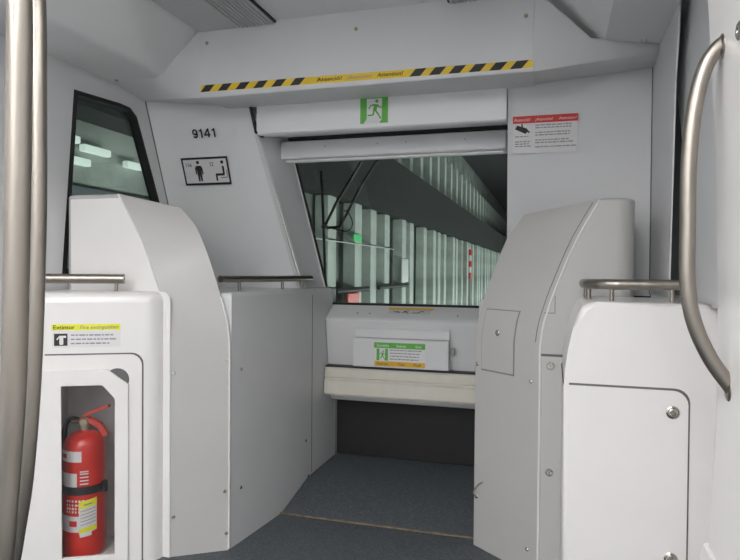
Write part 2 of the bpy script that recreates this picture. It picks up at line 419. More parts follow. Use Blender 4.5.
# ================================================================ NOSE APRON BELOW THE WINDSCREEN
t = thing('nose_apron', 'white moulded apron with sloping top ledge directly below the windscreen', 'wall lining', (0, 3.8, 0.7))
ap = [(3.835, 1.085), (3.825, 1.09), (3.69, 1.012), (3.672, 1.0), (3.664, 0.985), (3.666, 0.96), (3.72, 0.70), (3.92, 0.70), (3.92, 1.085)]
obj('apron_shell', prism([(-0.495, y, z) for y, z in ap], (1.02, 0, 0)), PANEL, t)
bm = NB(); add_box(bm, (-0.495, 3.76, 0.465), (0.53, 3.93, 0.509), 0.01, 2); obj('lower_rail', bm, PANEL, t)
for x in (-0.22, -0.30, 0.33): screw(t, (x, 3.715, 1.03), (0, -.5, .86), 0.005, INKG)
# bumper
t = thing('bumper_rail', 'cream two-step padded rail across the nose under the apron', 'rail', (0, 3.7, 0.5))
bp = [(3.655, 0.69), (3.645, 0.682), (3.643, 0.632), (3.654, 0.624), (3.652, 0.618), (3.635, 0.61), (3.632, 0.53), (3.642, 0.515), (3.74, 0.51), (3.74, 0.695)]
obj('bumper_bar', prism([(-0.492, y, z) for y, z in bp], (1.0, 0, 0)), CREAM, t)
bm = NB(); add_box(bm, (-0.492, 3.66, 0.690), (0.51, 3.73, 0.6995)); obj('joint_strip', bm, BLACK, t)
tag(obj('kick_panel', box((-0.49, 3.87, 0.085), (0.53, 3.9, 0.463), 0.004, 1), DARKP), 'near-black recessed kick panel between the ramp and the cream rail', 'kick panel')

# emergency release box with its label
cf = frame((0, 3.632, 0.70), (1, 0, 0), (0, 0, 1))
t = thing('emergency_release_box', 'flat white box with a hinged cover on the apron below the windscreen', 'control box', (0, 3.66, 0.705))
bm = NB(); merge(bm, prism([(-.30, 3.632, .712), (-.30, 3.636, .708), (-.30, 3.714, .708), (-.30, 3.679, .885), (-.30, 3.638, .885), (-.30, 3.632, .879)], (.59, 0, 0))); obj('cover', bm, PANEL, t)
bm = NB(); merge(bm, prism([(-.293, 3.650, .888), (-.293, 3.6785, .888), (-.293, 3.667, .943), (-.293, 3.655, .945), (-.293, 3.650, .938)], (.586, 0, 0))); obj('hinge_housing', bm, PANEL, t)
bm = NB(); add_box(bm, (0.296, 3.66, 0.80), (0.322, 3.69, 0.84), 0.004, 2); o = obj('latch', bm, INKG, t)
for x in (-0.306, 0.305): screw(t, (x, 3.695, 0.86), (0, -1, 0), 0.006)
t = thing('exit_instruction_label', 'green, white and orange instruction sticker on the white box under the windscreen', 'sticker', (0, 3.63, 0.72))
x0, x1, y0, y1 = -0.166, 0.151, 0.018, 0.162
obj('backing', plate(rect(x0, y0, x1, y1), [], cf, 0.0003, 0.0008), PAPER, t, smooth=False)
shapes('green_band', [rect(x0, y1 - 0.034, x1, y1)], cf, GREEN, t)
shapes('orange_band', [rect(x0 + .003, y0, x1, y0 + 0.030)], cf, ORNG, t)
letters('lettering', 'Sortida', cf, x0 + .018, y1 - .026, .017, INKW, t, .075, off=.0024)
letters('lettering', 'Salida', cf, x0 + .14, y1 - .026, .015, INKW, t, .06, off=.0024)
letters('lettering', 'Exit', cf, x0 + .26, y1 - .026, .015, INKW, t, .035, off=.0024)
letters('lettering', 'Estireu', cf, x0 + .018, y0 + .008, .015, INK, t, .07, off=.0024, bold=.0)
letters('lettering', 'Tirar', cf, x0 + .15, y0 + .008, .014, INK, t, .045, off=.0024)
letters('lettering', 'Pull', cf, x0 + .25, y0 + .008, .014, INK, t, .04, off=.0024)
text_rows('fine_print', cf, x0 + .10, x1 - .012, [y0 + .096, y0 + .078, y0 + .060, y0 + .042], .006, INKG, t, seed=3)

def running_man(F, cx, cy, s, parent, m):
    """running figure pictogram, s = height"""
    q = lambda x, y: (cx + x * s, cy + y * s)
    P = [disc(cx + .10 * s, cy + .86 * s, .085 * s, 12)]
    P.append([q(-.02, .72), q(.16, .70), q(.08, .40), q(-.10, .40)])
    P.append(stroke(q(.10, .70), q(.24, .55), .07 * s)); P.append(stroke(q(.24, .55), q(.40, .58), .06 * s))
    P.append(stroke(q(0, .70), q(-.20, .66), .07 * s)); P.append(stroke(q(-.20, .66), q(-.30, .50), .06 * s))
    P.append(stroke(q(.02, .44), q(.18, .22), .09 * s)); P.append(stroke(q(.18, .22), q(.30, .02), .075 * s))
    P.append(stroke(q(-.04, .44), q(-.08, .20), .09 * s)); P.append(stroke(q(-.08, .20), q(-.36, .20), .07 * s))
    return shapes('running_figure', P, F, m, parent, off=.0024)
shapes('door_bars', [rect(x0 + .016, y0 + .034, x0 + .034, y0 + .106), rect(x0 + .070, y0 + .034, x0 + .088, y0 + .106)], cf, GREEN, t)
running_man(cf, x0 + .052, y0 + .038, .062, t, GREEN)

# notice on the ledge
LF2 = frame((0.0, 3.760, 1.0525), (1, 0, 0), (0, 0.135, 0.078))
t = thing('ledge_notice', 'small worn yellow-topped sticker with scribbled marks on the ledge under the glass', 'sticker', (0.03, 3.76, 1.05))
obj('yellow_band', plate(rect(-0.115, 0.005, 0.175, 0.025), [], LF2, 0.0005, 0.001), ORNG, t, smooth=False)
obj('backing', plate(rect(-0.105, -0.040, 0.16, 0.003), [], LF2, 0.0005, 0.0008), GRILLE, t, smooth=False)
bm = NB()
for a, b in (((-.07, -.02), (-.03, -.028)), ((-.045, -.01), (-.05, -.03)), ((0, -.008), (-.012, -.034)), ((-.006, -.022), (.02, -.006)), ((0, -.02), (.022, -.034)), ((.05, -.03), (.09, -.03)), ((.085, -.03), (.10, -.01)), ((.10, -.01), (.12, -.016))):
    add_plate(bm, stroke(a, b, .006), [], LF2, .0016, .0005)
obj('scribble', bm, INK, t, smooth=False)

# ================================================================ SIDE CABINET BETWEEN LEFT HOUSING AND NOSE
t = thing('side_cabinet', 'long low grey-white cabinet running along the left side to the nose', 'cabinet', (-0.9, 3.2, 0))
pl = [(-1.335, 2.565), (-0.546, 2.565), (-0.502, 3.0), (-0.500, 3.45), (-0.497, 3.86), (-1.335, 3.86)]
bm = prism([(x, y, 0) for x, y in pl], (0, 0, 1.19))
bev(bm, [e for e in bm.edges if all(v.co.z > 1.1 for v in e.verts)], 0.022, 4); obj('body', bm, PANEL, t)
bm = NB(); add_box(bm, (-0.4990, 3.447, 0.09), (-0.4975, 3.453, 1.15)); obj('panel_seam', bm, SEAM, t, smooth=False)
for y, z in ((2.62, .27), (2.62, .83), (3.36, .30), (3.4, .08)): screw(t, (-0.5285 + (y - 2.56) / .44 * .03 if y < 3 else -0.500, y, z), (1, 0, 0), 0.008, CHROME)

def rail_thing(name, label, path, posts, r=0.018, foot=1.19, group=None):
    c = V(path[len(path) // 2]); t = thing(name, label, 'handrail', (c.x, c.y, foot), group)
    bm = NB(); add_tube(bm, smooth_path(path, 0.05), r, 18); obj('rail', bm, STEEL, t)
    for p in posts:
        bm = NB(); add_lathe(bm, [(.008, 0), (.008, p[2] - foot - r * .3)], (p[0], p[1], foot), n=12)
        obj('post', bm, STEEL, t)
    return t
rail_thing('handrail', 'far stainless handrail running low over the side cabinet towards the windscreen', [(-0.625, 2.60, 1.253), (-0.575, 3.0, 1.25), (-0.530, 3.5, 1.248)], [(-0.607, 2.75, 1.25), (-0.558, 3.15, 1.25), (-0.534, 3.37, 1.25)], 0.017)

# ================================================================ CURVED HOUSINGS (FINS)
CT = [(-9, 0), (.96, 0), (1.05, .012), (1.16, .045), (1.25, .078), (1.34, .113), (1.43, .153), (1.53, .208), (1.6, .250), (1.66, .288)]
def cz(z):
    for (a, b), (c, d) in zip(CT, CT[1:]):
        if z <= c: return b + (d - b) * (z - a) / (c - a) if a > -5 else 0
    return CT[-1][1]
class Fin:
    def __init__(s, sg, bn, yn, bf, yf, xo, top, dz): s.sg, s.bn, s.yn, s.bf, s.yf, s.xo, s.top, s.dz = sg, bn, yn, bf, yf, xo, top, dz
    def near(s, z): return V((s.sg * (s.bn + cz(z - s.dz)), s.yn, z))
    def far(s, z): return V((s.sg * (s.bf + cz(z - s.dz) * .93), s.yf, z - max(0, z - s.top + .13) * (.42 if s.sg < 0 else .28)))
    def surf(s, t, z, off=0.0):
        a, b = s.near(z), s.far(z); u = (b - a).normalized()
        n = V((u.y, -u.x, 0)) * (1 if s.sg < 0 else -1)
        if n.y > 0: n = -n
        return a.lerp(b, t) + n * off
    def poly(s, z, xo=None, ins=0.0, back=0.012):
        xo = xo or s.xo; R = .07 if s.sg > 0 else .035; g = s.sg; pts = []
        pts.append(V((g * (xo - ins), s.yf + back - ins, z)))
        for i in range(7):
            a = math.radians(90 * i / 6)
            pts.append(V((g * (xo - ins - R + R * math.cos(a)), s.yn + ins + R - R * math.sin(a), z)))
        n, f = s.near(z), s.far(z)
        pts.append(V((n.x + g * ins, n.y + ins, z))); pts.append(V((f.x + g * ins, f.y, f.z))); pts.append(V((f.x + g * (ins + .02), s.yf + back - ins, f.z)))
        return pts
    def loft(s, bm, zs, xo=None):
        rings = []
        for z in zs:
            if isinstance(z, tuple): rings.append([bm.verts.new(p) for p in s.poly(z[0], z[1])]); continue
            rings.append([bm.verts.new(p) for p in s.poly(z, xo)])
        if xo is None:
            rings.append([bm.verts.new(p + V((0, 0, .008))) for p in s.poly(zs[-1], xo, .004)])
            rings.append([bm.verts.new(p + V((0, 0, .012))) for p in s.poly(zs[-1], xo, .014)])
        for a, b in zip(rings, rings[1:]):
            n = len(a)
            for k in range(n): bm.faces.new((a[k], a[(k + 1) % n], b[(k + 1) % n], b[k]))
        bm.faces.new(rings[0]); bm.faces.new(list(reversed(rings[-1])))
    def patch(s, t0, t1, z0, z1, off=.003, thick=.003, n=8):
        bm = NB(); g = []
        for i in range(n + 1):
            z = z0 + (z1 - z0) * i / n; g.append([bm.verts.new(s.surf(t0 + (t1 - t0) * j, z, off)) for j in (0, 1)])
        for i in range(n): bm.faces.new((g[i][0], g[i][1], g[i + 1][1], g[i + 1][0]))
        r = bmesh.ops.extrude_face_region(bm, geom=list(bm.faces))
        nn = (s.surf(.5, .3, 1) - s.surf(.5, .3, 0))
        for q in r['geom']:
            if isinstance(q, bmesh.types.BMVert): q.co -= nn * thick
        return bm
zs_lo = [0.0, .5, .9]
def zrange(a, b, n): return [a + (b - a) * i / n for i in range(n + 1)]
# left housing
FL = Fin(-1, .766, 2.405, .547, 2.55, 1.337, 1.632, 0.0)
tL = thing('curved_housing', 'left-hand tall white housing whose curved side sweeps down, behind the extinguisher cabinet', 'housing', (-0.9, 2.5, 0))
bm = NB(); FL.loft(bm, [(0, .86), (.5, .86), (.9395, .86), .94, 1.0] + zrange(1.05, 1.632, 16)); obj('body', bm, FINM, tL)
bm = NB(); add_tube(bm, [FL.surf(0, z, .0015) for z in [0.01, .5, .9] + zrange(.98, 1.638, 16)], 0.0045, 8); obj('edge_trim', bm, TRIM, tL)
bm = NB(); add_tube(bm, [FL.surf(1, z, .0005) for z in [0.01, .5, .9] + zrange(.98, 1.17, 6)], 0.004, 8); obj('edge_trim', bm, TRIM, tL)
for tt, z in ((.07, .83), (.95, .885), (.07, .18), (.93, .275), (.96, .08)): screw(tL, FL.surf(tt, z, 0), FL.surf(.5, .3, 1) - FL.surf(.5, .3, 0), 0.009, CHROME)
fp = [FL.near(z) for z in zrange(1.0, 1.622, 14)]
fpoly = [(-1.30, 1.0)] + [(p.x - .004, p.z) for p in fp] + [(-1.305, 1.622)]
obj('face_panel', plate(fpoly, [], frame((0, 2.4049, 0), (1, 0, 0), (0, 0, 1)), 0, .002), WHITE, tL, smooth=False)
# small collar at the foot of the curve
bm = NB(); add_tube(bm, [FL.near(1.185) + V((-.052, -.004, .01)), FL.near(1.165) + V((-.035, -.004, 0)), FL.near(1.105) + V((-.028, -.004, 0)), FL.near(1.10) + V((-.004, -.004, 0))], .003, 6); obj('collar_seam', bm, SEAM, tL)

# right housing
FR = Fin(1, .83, 2.70, .53, 2.95, 1.198, 1.59, 0.03)
tR = thing('curved_housing', 'right-hand tall white housing whose curved side sweeps down, with a small locked hatch', 'housing', (0.9, 2.85, 0))
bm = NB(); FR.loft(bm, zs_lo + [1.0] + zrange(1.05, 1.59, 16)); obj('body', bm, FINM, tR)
bm = NB(); add_tube(bm, [FR.surf(0, z, .0015) for z in [0.01, .5, .9] + zrange(.98, 1.595, 16)], 0.0045, 8); obj('edge_trim', bm, TRIM, tR)
bm = NB(); add_tube(bm, [FR.surf(.075, z, .0008) for z in zrange(1.0, 1.59, 12)], 0.0022, 6); obj('curve_seam', bm, SEAM, tR)
nR = FR.surf(.5, .3, 1) - FR.surf(.5, .3, 0)
obj('hatch_gap', FR.patch(.372, .898, .838, 1.127, .0015, .003), SEAM, tR, smooth=False)
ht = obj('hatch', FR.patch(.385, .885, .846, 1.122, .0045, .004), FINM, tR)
bm = NB(); add_lathe(bm, [(.013, -.004), (.013, .001), (.010, .003), (.0085, .0035), (.004, .0035), (.003, .0015), (0, .0015)], FR.surf(.64, 1.02, .006), nR, 20); obj('lock', bm, CHROME, ht)
for tt, z in ((.13, .83), (.15, .105), (.965, .862), (.955, .235)): screw(tR, FR.surf(tt, z, 0), nR, 0.009, CHROME)
bm = NB(); add_tube(bm, catmull([FR.surf(.955, .235, .006), FR.surf(.96, .26, .018), FR.surf(.90, .30, .012), FR.surf(.85, .315, .002)]), .003, 6); obj('cable_loop', bm, BRASS, tR)
bm = NB(); add_box(bm, (.836, 2.694, .02), (.99, 2.702, .945), .002, 1); obj('access_panel', bm, FINM, tR)
bm = NB(); add_box(bm, (.832, 2.6975, .945), (.99, 2.7, .955)); obj('panel_seam', bm, GROOVE, tR, smooth=False)
bm = NB(); add_box(bm, (.844, 2.6965, 1.125), (.885, 2.700, 1.129)); add_box(bm, (.885, 2.6965, 1.125), (.889, 2.700, 1.20)); obj('collar_seam', bm, SEAM, tR, smooth=False)
for z in (.905, .458):
    bm = NB(); add_lathe(bm, [(.017, -.003), (.017, .001), (.014, .004), (.009, .004), (.006, .001), (0, .001)], (.872, 2.694, z), (0, -1, 0), 20); obj('lock', bm, CHROME, tR)
# matching low cabinet on the right, behind the housing
tag(obj('side_cabinet', box((0.535, 3.01, 0.0), (1.30, 3.86, 1.16), 0.02, 3), PANEL), 'low cabinet hidden behind the right-hand curved housing', 'cabinet')

# ================================================================ LEFT NEAR CABINET WITH EXTINGUISHER
A = V((-1.3, 2.08, 0)); du = V((.88047, .4741, 0)).normalized()
CF = frame(A, du, Za); nC = CF[3]
def cp(s, z, off=0): return CF[0] + CF[1] * s + CF[2] * z + CF[3] * off
tC = thing('extinguisher_cabinet', 'near left white rounded cabinet with a glazed door holding the fire extinguisher', 'cabinet', (-1.05, 2.25, 0))
# shell: top, front with opening, rounded right end
top = 1.197; hole = rrect(.135, .012, .475, .835, .035)
bm = NB()
add_plate(bm, [(-.03, 0), (.52, 0), (.52, 1.15), (-.03, 1.15)], [rect(.135, .012, .475, .835)], CF, -.012, .012)
# right rounded end + top roll as lofted rings in plan
def planring(z, ins, zoff):
    pts = [cp(-.03, z, 0) + V((0, ins * 1.13, 0))]
    pts.append(cp(.52, z, -ins))
    R = .085
    for i in range(1, 8):
        a = math.radians(i / 7 * 62)
        pts.append(cp(.52 + (R - ins) * math.sin(a), z, -R + (R - ins) * math.cos(a)))
    pts.append(V((-.762 - ins, 2.403, z)))
    return pts
rings = [[bm.verts.new(p) for p in planring(z, i, 0)] for z, i in [(0, 0), (.6, 0), (1.15, 0), (1.17, .004), (1.186, .014), (1.195, .03), (1.197, .05)]]
for a, b in zip(rings, rings[1:]):
    for q in range(len(a) - 1):
        if q == 0 and a is rings[0] or q == 0 and a is rings[1]: continue      # front plate covers this
        bm.faces.new((a[q], a[q + 1], b[q + 1], b[q]))
cap = rings[-1] + [bm.verts.new((-1.335, 2.403, 1.197))]
bm.faces.new(cap)
obj('body', bm, WHITE, tC)
# recessed cover plate with dark seam
cov = rrect(.118, -.02, .512, .925, .05, corners=(0, 1, 0, 0)); cov = [(max(p[0], .118), max(p[1], .004)) for p in cov]
seam = [(p[0] + (.006 if p[0] > .3 else 0), p[1] + (.006 if p[1] > .3 else 0)) for p in cov]
obj('cover_seam', plate(seam, [rect(.14, .02, .47, .83)], CF, .0004, .001), GROOVE, tC, smooth=False)
obj('cover_plate', plate(cov, [[(.16, .03), (.44, .03), (.44, .79), (.43, .845), (.38, .85), (.37, .83), (.16, .83)]], CF, .001, .005), WHITE, tC, smooth=False)
# niche behind
bm = NB()
N0, N1, dep = .135, .475, .30
for (s0, s1, d0, d1, z0, z1) in ((N0 - .01, N0, -dep, -.012, 0.0, .85), (N1, N1 + .01, -.19, -.012, 0.0, .85), (N0, N1, -dep, -dep + .01, 0, .85), (N0, N1, -.19, -.012, .84, .85), (N0, N1, -dep, -.012, .002, .012)):
    tb = bmesh.new(); bmesh.ops.create_cube(tb, size=1)
    for v in tb.verts: v.co = cp((s0 + s1) / 2 + v.co.x * (s1 - s0), (z0 + z1) / 2 + v.co.z * (z1 - z0), (d0 + d1) / 2 + v.co.y * (d1 - d0))
    merge(bm, tb)
obj('niche_lining', bm, NICHE, tC, smooth=False)
# door
dr = [(.114, .012), (.457, .012), (.457, .795), (.449, .803), (.378, .857), (.370, .861), (.120, .861), (.114, .855)]
dw = [(.190, .055), (.403, .055), (.403, .735), (.352, .795), (.186, .795)]
dd = obj('door', plate(dr, [dw], CF, .007, .012), WHITE, tC, smooth=False)
obj('door_glass', plate([(.180, .05), (.41, .05), (.41, .75), (.352, .80), (.18, .80)], [], CF, .0075, .003), CLEAR, dd, smooth=False)
obj('finger_hole', plate(disc(.410, .815, .050, 24), [], CF, .0062, .0006), GROOVE, dd, smooth=False)

# label above
t = thing('extinguisher_label', 'yellow and white extinguisher sticker on the near left cabinet above its glazed door', 'sticker', tuple(cp(.28, .96)))
obj('yellow_band', plate(rect(.145, 1.032, .422, 1.058), [], CF, .0004, .0008), YEL2, t, smooth=False)
obj('backing', plate(rect(.148, .958, .422, 1.032), [], CF, .0004, .0006), PAPER, t, smooth=False)
letters('lettering', 'Extintor', CF, .152, 1.037, .017, INK, t, .085, bold=.012)
letters('lettering', 'Fire extinguisher', CF, .258, 1.038, .015, INKG, t, .158, shear=.2, bold=.006)
shapes('pictogram_panel', [rect(.155, .966, .208, 1.018)], CF, INK, t)
shapes('pictogram', [rrect(.176, .970, .192, 1.002, .005), rect(.176, 1.000, .203, 1.009), stroke((.176, 1.005), (.166, .992), .005)], CF, INKW, t, off=.0024)
text_rows('fine_print', CF, .222, .41, [1.008, .990, .972], .006, INKG, t, seed=9)

# near left rail
e0 = cp(.428, 1.253, -.055); e1 = cp(-.02, 1.253, -.055)
t = rail_thing('handrail', 'near left stainless handrail with a cut end on top of the extinguisher cabinet', [e1, e0], [cp(.395, 1.25, -.055), cp(.03, 1.25, -.055)], 0.0215, 1.198)

# fire extinguisher in the niche
ec = cp(.246, 0, -.14); R = .090; z0 = .018
tE = thing('fire_extinguisher', 'red fire extinguisher with lever handle and stickers standing behind the cabinet glass', 'fire extinguisher', (ec.x, ec.y, z0))
bm = NB()
add_lathe(bm, [(R * .92, z0), (R * .99, z0 + .012), (R, z0 + .05), (R * 1.0, z0 + .06), (R * .985, z0 + .064), (R, z0 + .07), (R, .480), (R * .985, .486), (R * .985, .492), (R * .965, .515), (R * .88, .535), (R * .7, .550), (R * .45, .560), (R * .28, .564), (R * .26, .575), (0, .577)], (ec.x, ec.y, 0), n=40)
obj('cylinder', bm, REDP, tE)
vd = (CF[1] * .97 + CF[3] * .25).normalized()     # handle points this way
e = V((ec.x, ec.y, 0))
bm = NB(); add_lathe(bm, [(.026, .570), (.027, .588), (.019, .593), (.019, .622), (.012, .627), (.012, .640), (0, .640)], e, n=20)
add_lathe(bm, [(.012, 0), (.012, .05), (.009, .055), (.009, .06)], e + V((0, 0, .605)) - vd * .06, vd, 14)
obj('valve', bm, BRASS, tE)
def bar(bm, p, q, w, h):
    d = (q - p).normalized(); sd = d.cross(Za).normalized(); uu = sd.cross(d)
    c = [p - sd * w - uu * h, p + sd * w - uu * h, p + sd * w + uu * h, p - sd * w + uu * h]
    A_ = [bm.verts.new(x) for x in c]; B_ = [bm.verts.new(x + (q - p)) for x in c]
    bm.faces.new(A_); bm.faces.new(B_[::-1])
    for i in range(4): bm.faces.new((A_[i], B_[i], B_[(i + 1) % 4], A_[(i + 1) % 4]))
bm = NB(); L = [e - vd * .018 + Za * .615, e + vd * .012 + Za * .640, e + vd * .055 + Za * .658, e + vd * .108 + Za * .676]
for a, b in zip(L, L[1:]): bar(bm, a, b, .011, .007)
add_lathe(bm, [(.006, -.012), (.006, .012)], L[-1], vd.cross(Za), 10)
obj('lever', bm, REDL, tE)
bm = NB(); L = [e - vd * .01 + Za * .613, e + vd * .03 + Za * .612, e + vd * .075 + Za * .585, e + vd * .100 + Za * .545]
for a, b in zip(L, L[1:]): bar(bm, a, b, .012, .012)
obj('carry_handle', bm, REDL, tE)
bm = NB(); add_lathe(bm, [(0, -.004), (.017, -.004), (.017, .004), (0, .004)], e + nC * .026 + Za * .605, nC, 18); obj('pressure_gauge', bm, BRASS, tE)
bm = NB(); add_tube(bm, catmull([e - vd * .02 + Za * .61, e - vd * .07 + Za * .613, e - vd * .094 + Za * .57, e - vd * .098 + Za * .45, e - vd * .099 + Za * .25, e - vd * .097 + Za * .15]), .011, 12); obj('hose', bm, BLACK, tE)
def wrap(a0, a1, za, zb, off, th=.0008, n=16, skew=0):
    """curved label patch; angle 0 faces the cabinet door, positive to the right"""
    bm = NB(); g = []
    for i in range(n + 1):
        a = math.radians(a0 + (a1 - a0) * i / n); d = nC * math.cos(a) + CF[1] * math.sin(a)
        g.append([bm.verts.new(e + d * (R + off) + Za * (z + skew * i / n)) for z in (za, zb)])
    for i in range(n): bm.faces.new((g[i][0], g[i + 1][0], g[i + 1][1], g[i][1]))
    r = bmesh.ops.extrude_face_region(bm, geom=list(bm.faces))
    for q in r['geom']:
        if isinstance(q, bmesh.types.BMVert): q.co -= (V((q.co.x - e.x, q.co.y - e.y, 0))).normalized() * th
    return bm
obj('white_patch', wrap(-75, 4, .445, .492, .001), PAPER, tE)
obj('white_patch', wrap(-75, -8, .33, .395, .001), PAPER, tE)
obj('white_patch', wrap(-75, -2, .135, .205, .001), PAPER, tE)
bm = NB()
for z in (.22, .235, .25, .268):
    for a in range(-40, 8, 9): merge(bm, wrap(a, a + rnd.uniform(3, 7), z, z + .009, .0014, .0006, 2))
for z in (.345, .36, .375, .39, .40): merge(bm, wrap(0, 22, z, z + .005, .0014, .0006, 4))
obj('printed_text', bm, INKW, tE)
bm = NB(); merge(bm, wrap(-62, -40, .46, .478, .0022, .0006, 4)); merge(bm, wrap(-30, -8, .16, .185, .0022, .0006, 4)); obj('red_print', bm, RED, tE)
obj('inspection_tag', wrap(-2, 44, .125, .27, .003, skew=.012), PAPER, tE)
for za_, zb_ in ((.238, .27), (.13, .15)): obj('tag_band', wrap(-2, 44, za_, zb_, .0042, skew=.012), YEL2, tE)
obj('tag_tail', wrap(0, 30, .112, .128, .0028, skew=.006), PAPER, tE)
bm = NB()
for z in (.225, .210, .195, .18, .165): merge(bm, wrap(2, 40, z, z + .003, .0042, .0006, 8, skew=.012))
merge(bm, wrap(10, 32, .252, .258, .005, .0006, 6, skew=.006)); obj('tag_print', bm, INKG, tE)
# strap
bm = wrap(-100, 75, .300, .335, .006, .006, 28)
o = obj('strap', bm, BLACK, tE)
bm = NB(); c0 = e + (nC * math.cos(math.radians(68)) + CF[1] * math.sin(math.radians(68))) * (R + .008) + Za * .318
add_lathe(bm, [(.0, -.024), (.013, -.024), (.013, .024), (0, .024)], c0, Za, 8); obj('buckle', bm, BLACK, o)

# ================================================================ RIGHT NEAR CABINET
tB = thing('equipment_cabinet', 'near right glossy white cabinet with rounded shoulder and a large bolted cover', 'cabinet', (1.15, 2.45, 0))
pr_ = [(.917, 0), (.917, .90), (.921, .97), (.930, 1.04), (.945, 1.11), (.958, 1.155), (.972, 1.182), (.992, 1.196), (1.02, 1.20), (1.412, 1.20), (1.412, 0)]
bm = prism([(x, 2.2, z) for x, z in pr_], (0, .488, 0))
bev(bm, [ed for ed in bm.edges if all(v.co.y < 2.21 for v in ed.verts) and not all(v.co.x > 1.4 for v in ed.verts) and not all(v.co.z < .01 for v in ed.verts)], .022, 4)
obj('body', bm, WHITE, tB)
BF = frame((0, 2.2, 0), (1, 0, 0), (0, 0, 1))
cv = rrect(.905, .01, 1.300, .918, .045, corners=(0, 1, 0, 0))
sm = [(p[0] + (.006 if p[0] > 1 else 0), p[1] + (.007 if p[1] > .3 else 0)) for p in cv]
sm = [(max(p[0], .934), p[1]) for p in sm]
cv = [(max(p[0], .934), p[1]) for p in cv]
obj('cover_seam', plate(sm, [], BF, .0005, .0008), GROOVE, tB, smooth=False)
cvo = obj('cover_plate', plate(cv, [], BF, .001, .006), WHITE, tB, smooth=False)
bm = NB(); add_plate(bm, [(.9166, .01), (.925, .01), (.925, .921), (.9166, .926)], [], BF, -.03, .0075)
for p in ((1.255, .848), (1.255, .372)):
    bm2 = NB(); add_lathe(bm2, [(.021, 0), (.021, .0015), (.017, .004), (.015, .002), (.013, .002), (.013, .006), (.009, .007), (.006, .003), (0, .003)], (p[0], 2.193, p[1]), (0, -1, 0), 24)
    obj('bolt', bm2, CHROME, cvo)
bm.free()
bm = NB(); add_box(bm, (.914, 2.215, .915), (.9175, 2.68, .922)); obj('side_seam', bm, GROOVE, tB, smooth=False)
rail_thing('handrail', 'right stainless handrail that bends back at its end on top of the bolted cabinet', [(1.306, 2.30, 1.258), (1.055, 2.30, 1.258), (1.0, 2.38, 1.257), (.995, 2.60, 1.255)], [(1.075, 2.31, 1.25), (1.265, 2.30, 1.25), (1.0, 2.53, 1.25), (1.005, 2.42, 1.25)], 0.0185, 1.199)

# ================================================================ RIGHT DOOR POCKET, PILLAR, GRAB HANDLE
px = [(1.229, .672), (1.237, .773), (1.245, .936), (1.244, 1.238), (1.235, 1.583), (1.213, 1.93), (1.18, 2.28), (1.44, 2.28), (1.44, .672)]
bm = prism([(x, .75, z) for x, z in px], (0, .85, 0))
bev(bm, [ed for ed in bm.edges if all(v.co.y > 1.59 for v in ed.verts) and all(v.co.x < 1.4 for v in ed.verts) and not all(v.co.z < .68 for v in ed.verts)], .022, 4)
struct('trim_11', bm, WHITE)
bm = prism([(1.19, .75, 0), (1.195, .75, .45), (1.215, .75, .62), (1.221, .75, .668), (1.44, .75, .668), (1.44, .75, 0)], (0, .86, 0))
bev(bm, [ed for ed in bm.edges if all(v.co.y > 1.6 for v in ed.verts) and all(v.co.x < 1.4 for v in ed.verts)], .018, 3)
struct('trim_12', bm, WHITE)
t = thing('grab_rail', 'tall bowed stainless grab handle fixed to the white door pillar at far right', 'grab handle', (1.2, 1.5, 1.04))
hp = catmull([(1.240, 1.5, 1.800), (1.215, 1.5, 1.786), (1.188, 1.5, 1.742), (1.169, 1.5, 1.655), (1.160, 1.5, 1.54), (1.160, 1.5, 1.40), (1.161, 1.5, 1.284), (1.174, 1.5, 1.197), (1.208, 1.5, 1.115), (1.256, 1.5, 1.045)])
obj('tube', tube(hp, .0165, 20), STEEL, t)
for p, d in (((1.222, 1.5, 1.79), (-1, 0, .6)), ((1.246, 1.5, 1.047), (-1, 0, -1.2))): obj('mounting_flange', lathe([(.024, -.004), (.024, .003), (.018, .006)], p, (-1, 0, 0), 20), STEEL, t)
bm = NB(); add_lathe(bm, [(.019, 0), (.019, .003), (.014, .006), (.006, .006), (.004, .003), (0, .003)], (1.221, 1.36, 1.77), (-1, 0, 0), 20)
tag(obj('pillar_bolt', bm, CHROME), 'round steel bolt head high on the white pillar beside the bowed handle', 'bolt')

# ================================================================ NEAR LEFT GRAB POLES
t = thing('grab_pole', 'branched stainless floor-to-ceiling grab pole with bowed tubes at the far left edge', 'grab pole', (-.25, 1.0, 0))
J0, J1 = V((-.25, 1.0, .30)), V((-.20, 1.0, 2.35))
a = [J0, (-.13, .90, .45), (-.035, .83, .62), (0.012, .8, .80), (.028, .8, .969), (.041, .8, 1.133), (.049, .8, 1.441), (.051, .8, 1.57), (.052, .8, 1.729), (.03, .81, 1.95), (-.07, .90, 2.2), J1]
obj('branch', tube(catmull(a), .0195, 20), STEEL, t)
b = [J0, (-.37, 1.12, .42), (-.366, 1.17, .55), (-.346, 1.18, .68), (-.322, 1.18, .817), (-.300, 1.18, 1.057), (-.286, 1.18, 1.4), (-.285, 1.18, 1.7), (-.288, 1.18, 1.927), (-.28, 1.15, 2.15), J1]
obj('branch', tube(catmull(b), .0185, 20), STEEL, t)
obj('pole_foot', lathe([(.05, 0), (.05, .006), (.021, .012), (.021, .31), (.024, .33), (.01, .34)], (-.25, 1.0, 0), n=24), STEEL, t)
obj('pole_head', lathe([(.01, 2.31), (.024, 2.32), (.021, 2.34), (.021, 2.488), (.05, 2.494), (.05, 2.5)], (-.20, 1.0, 0), n=24), STEEL, t)

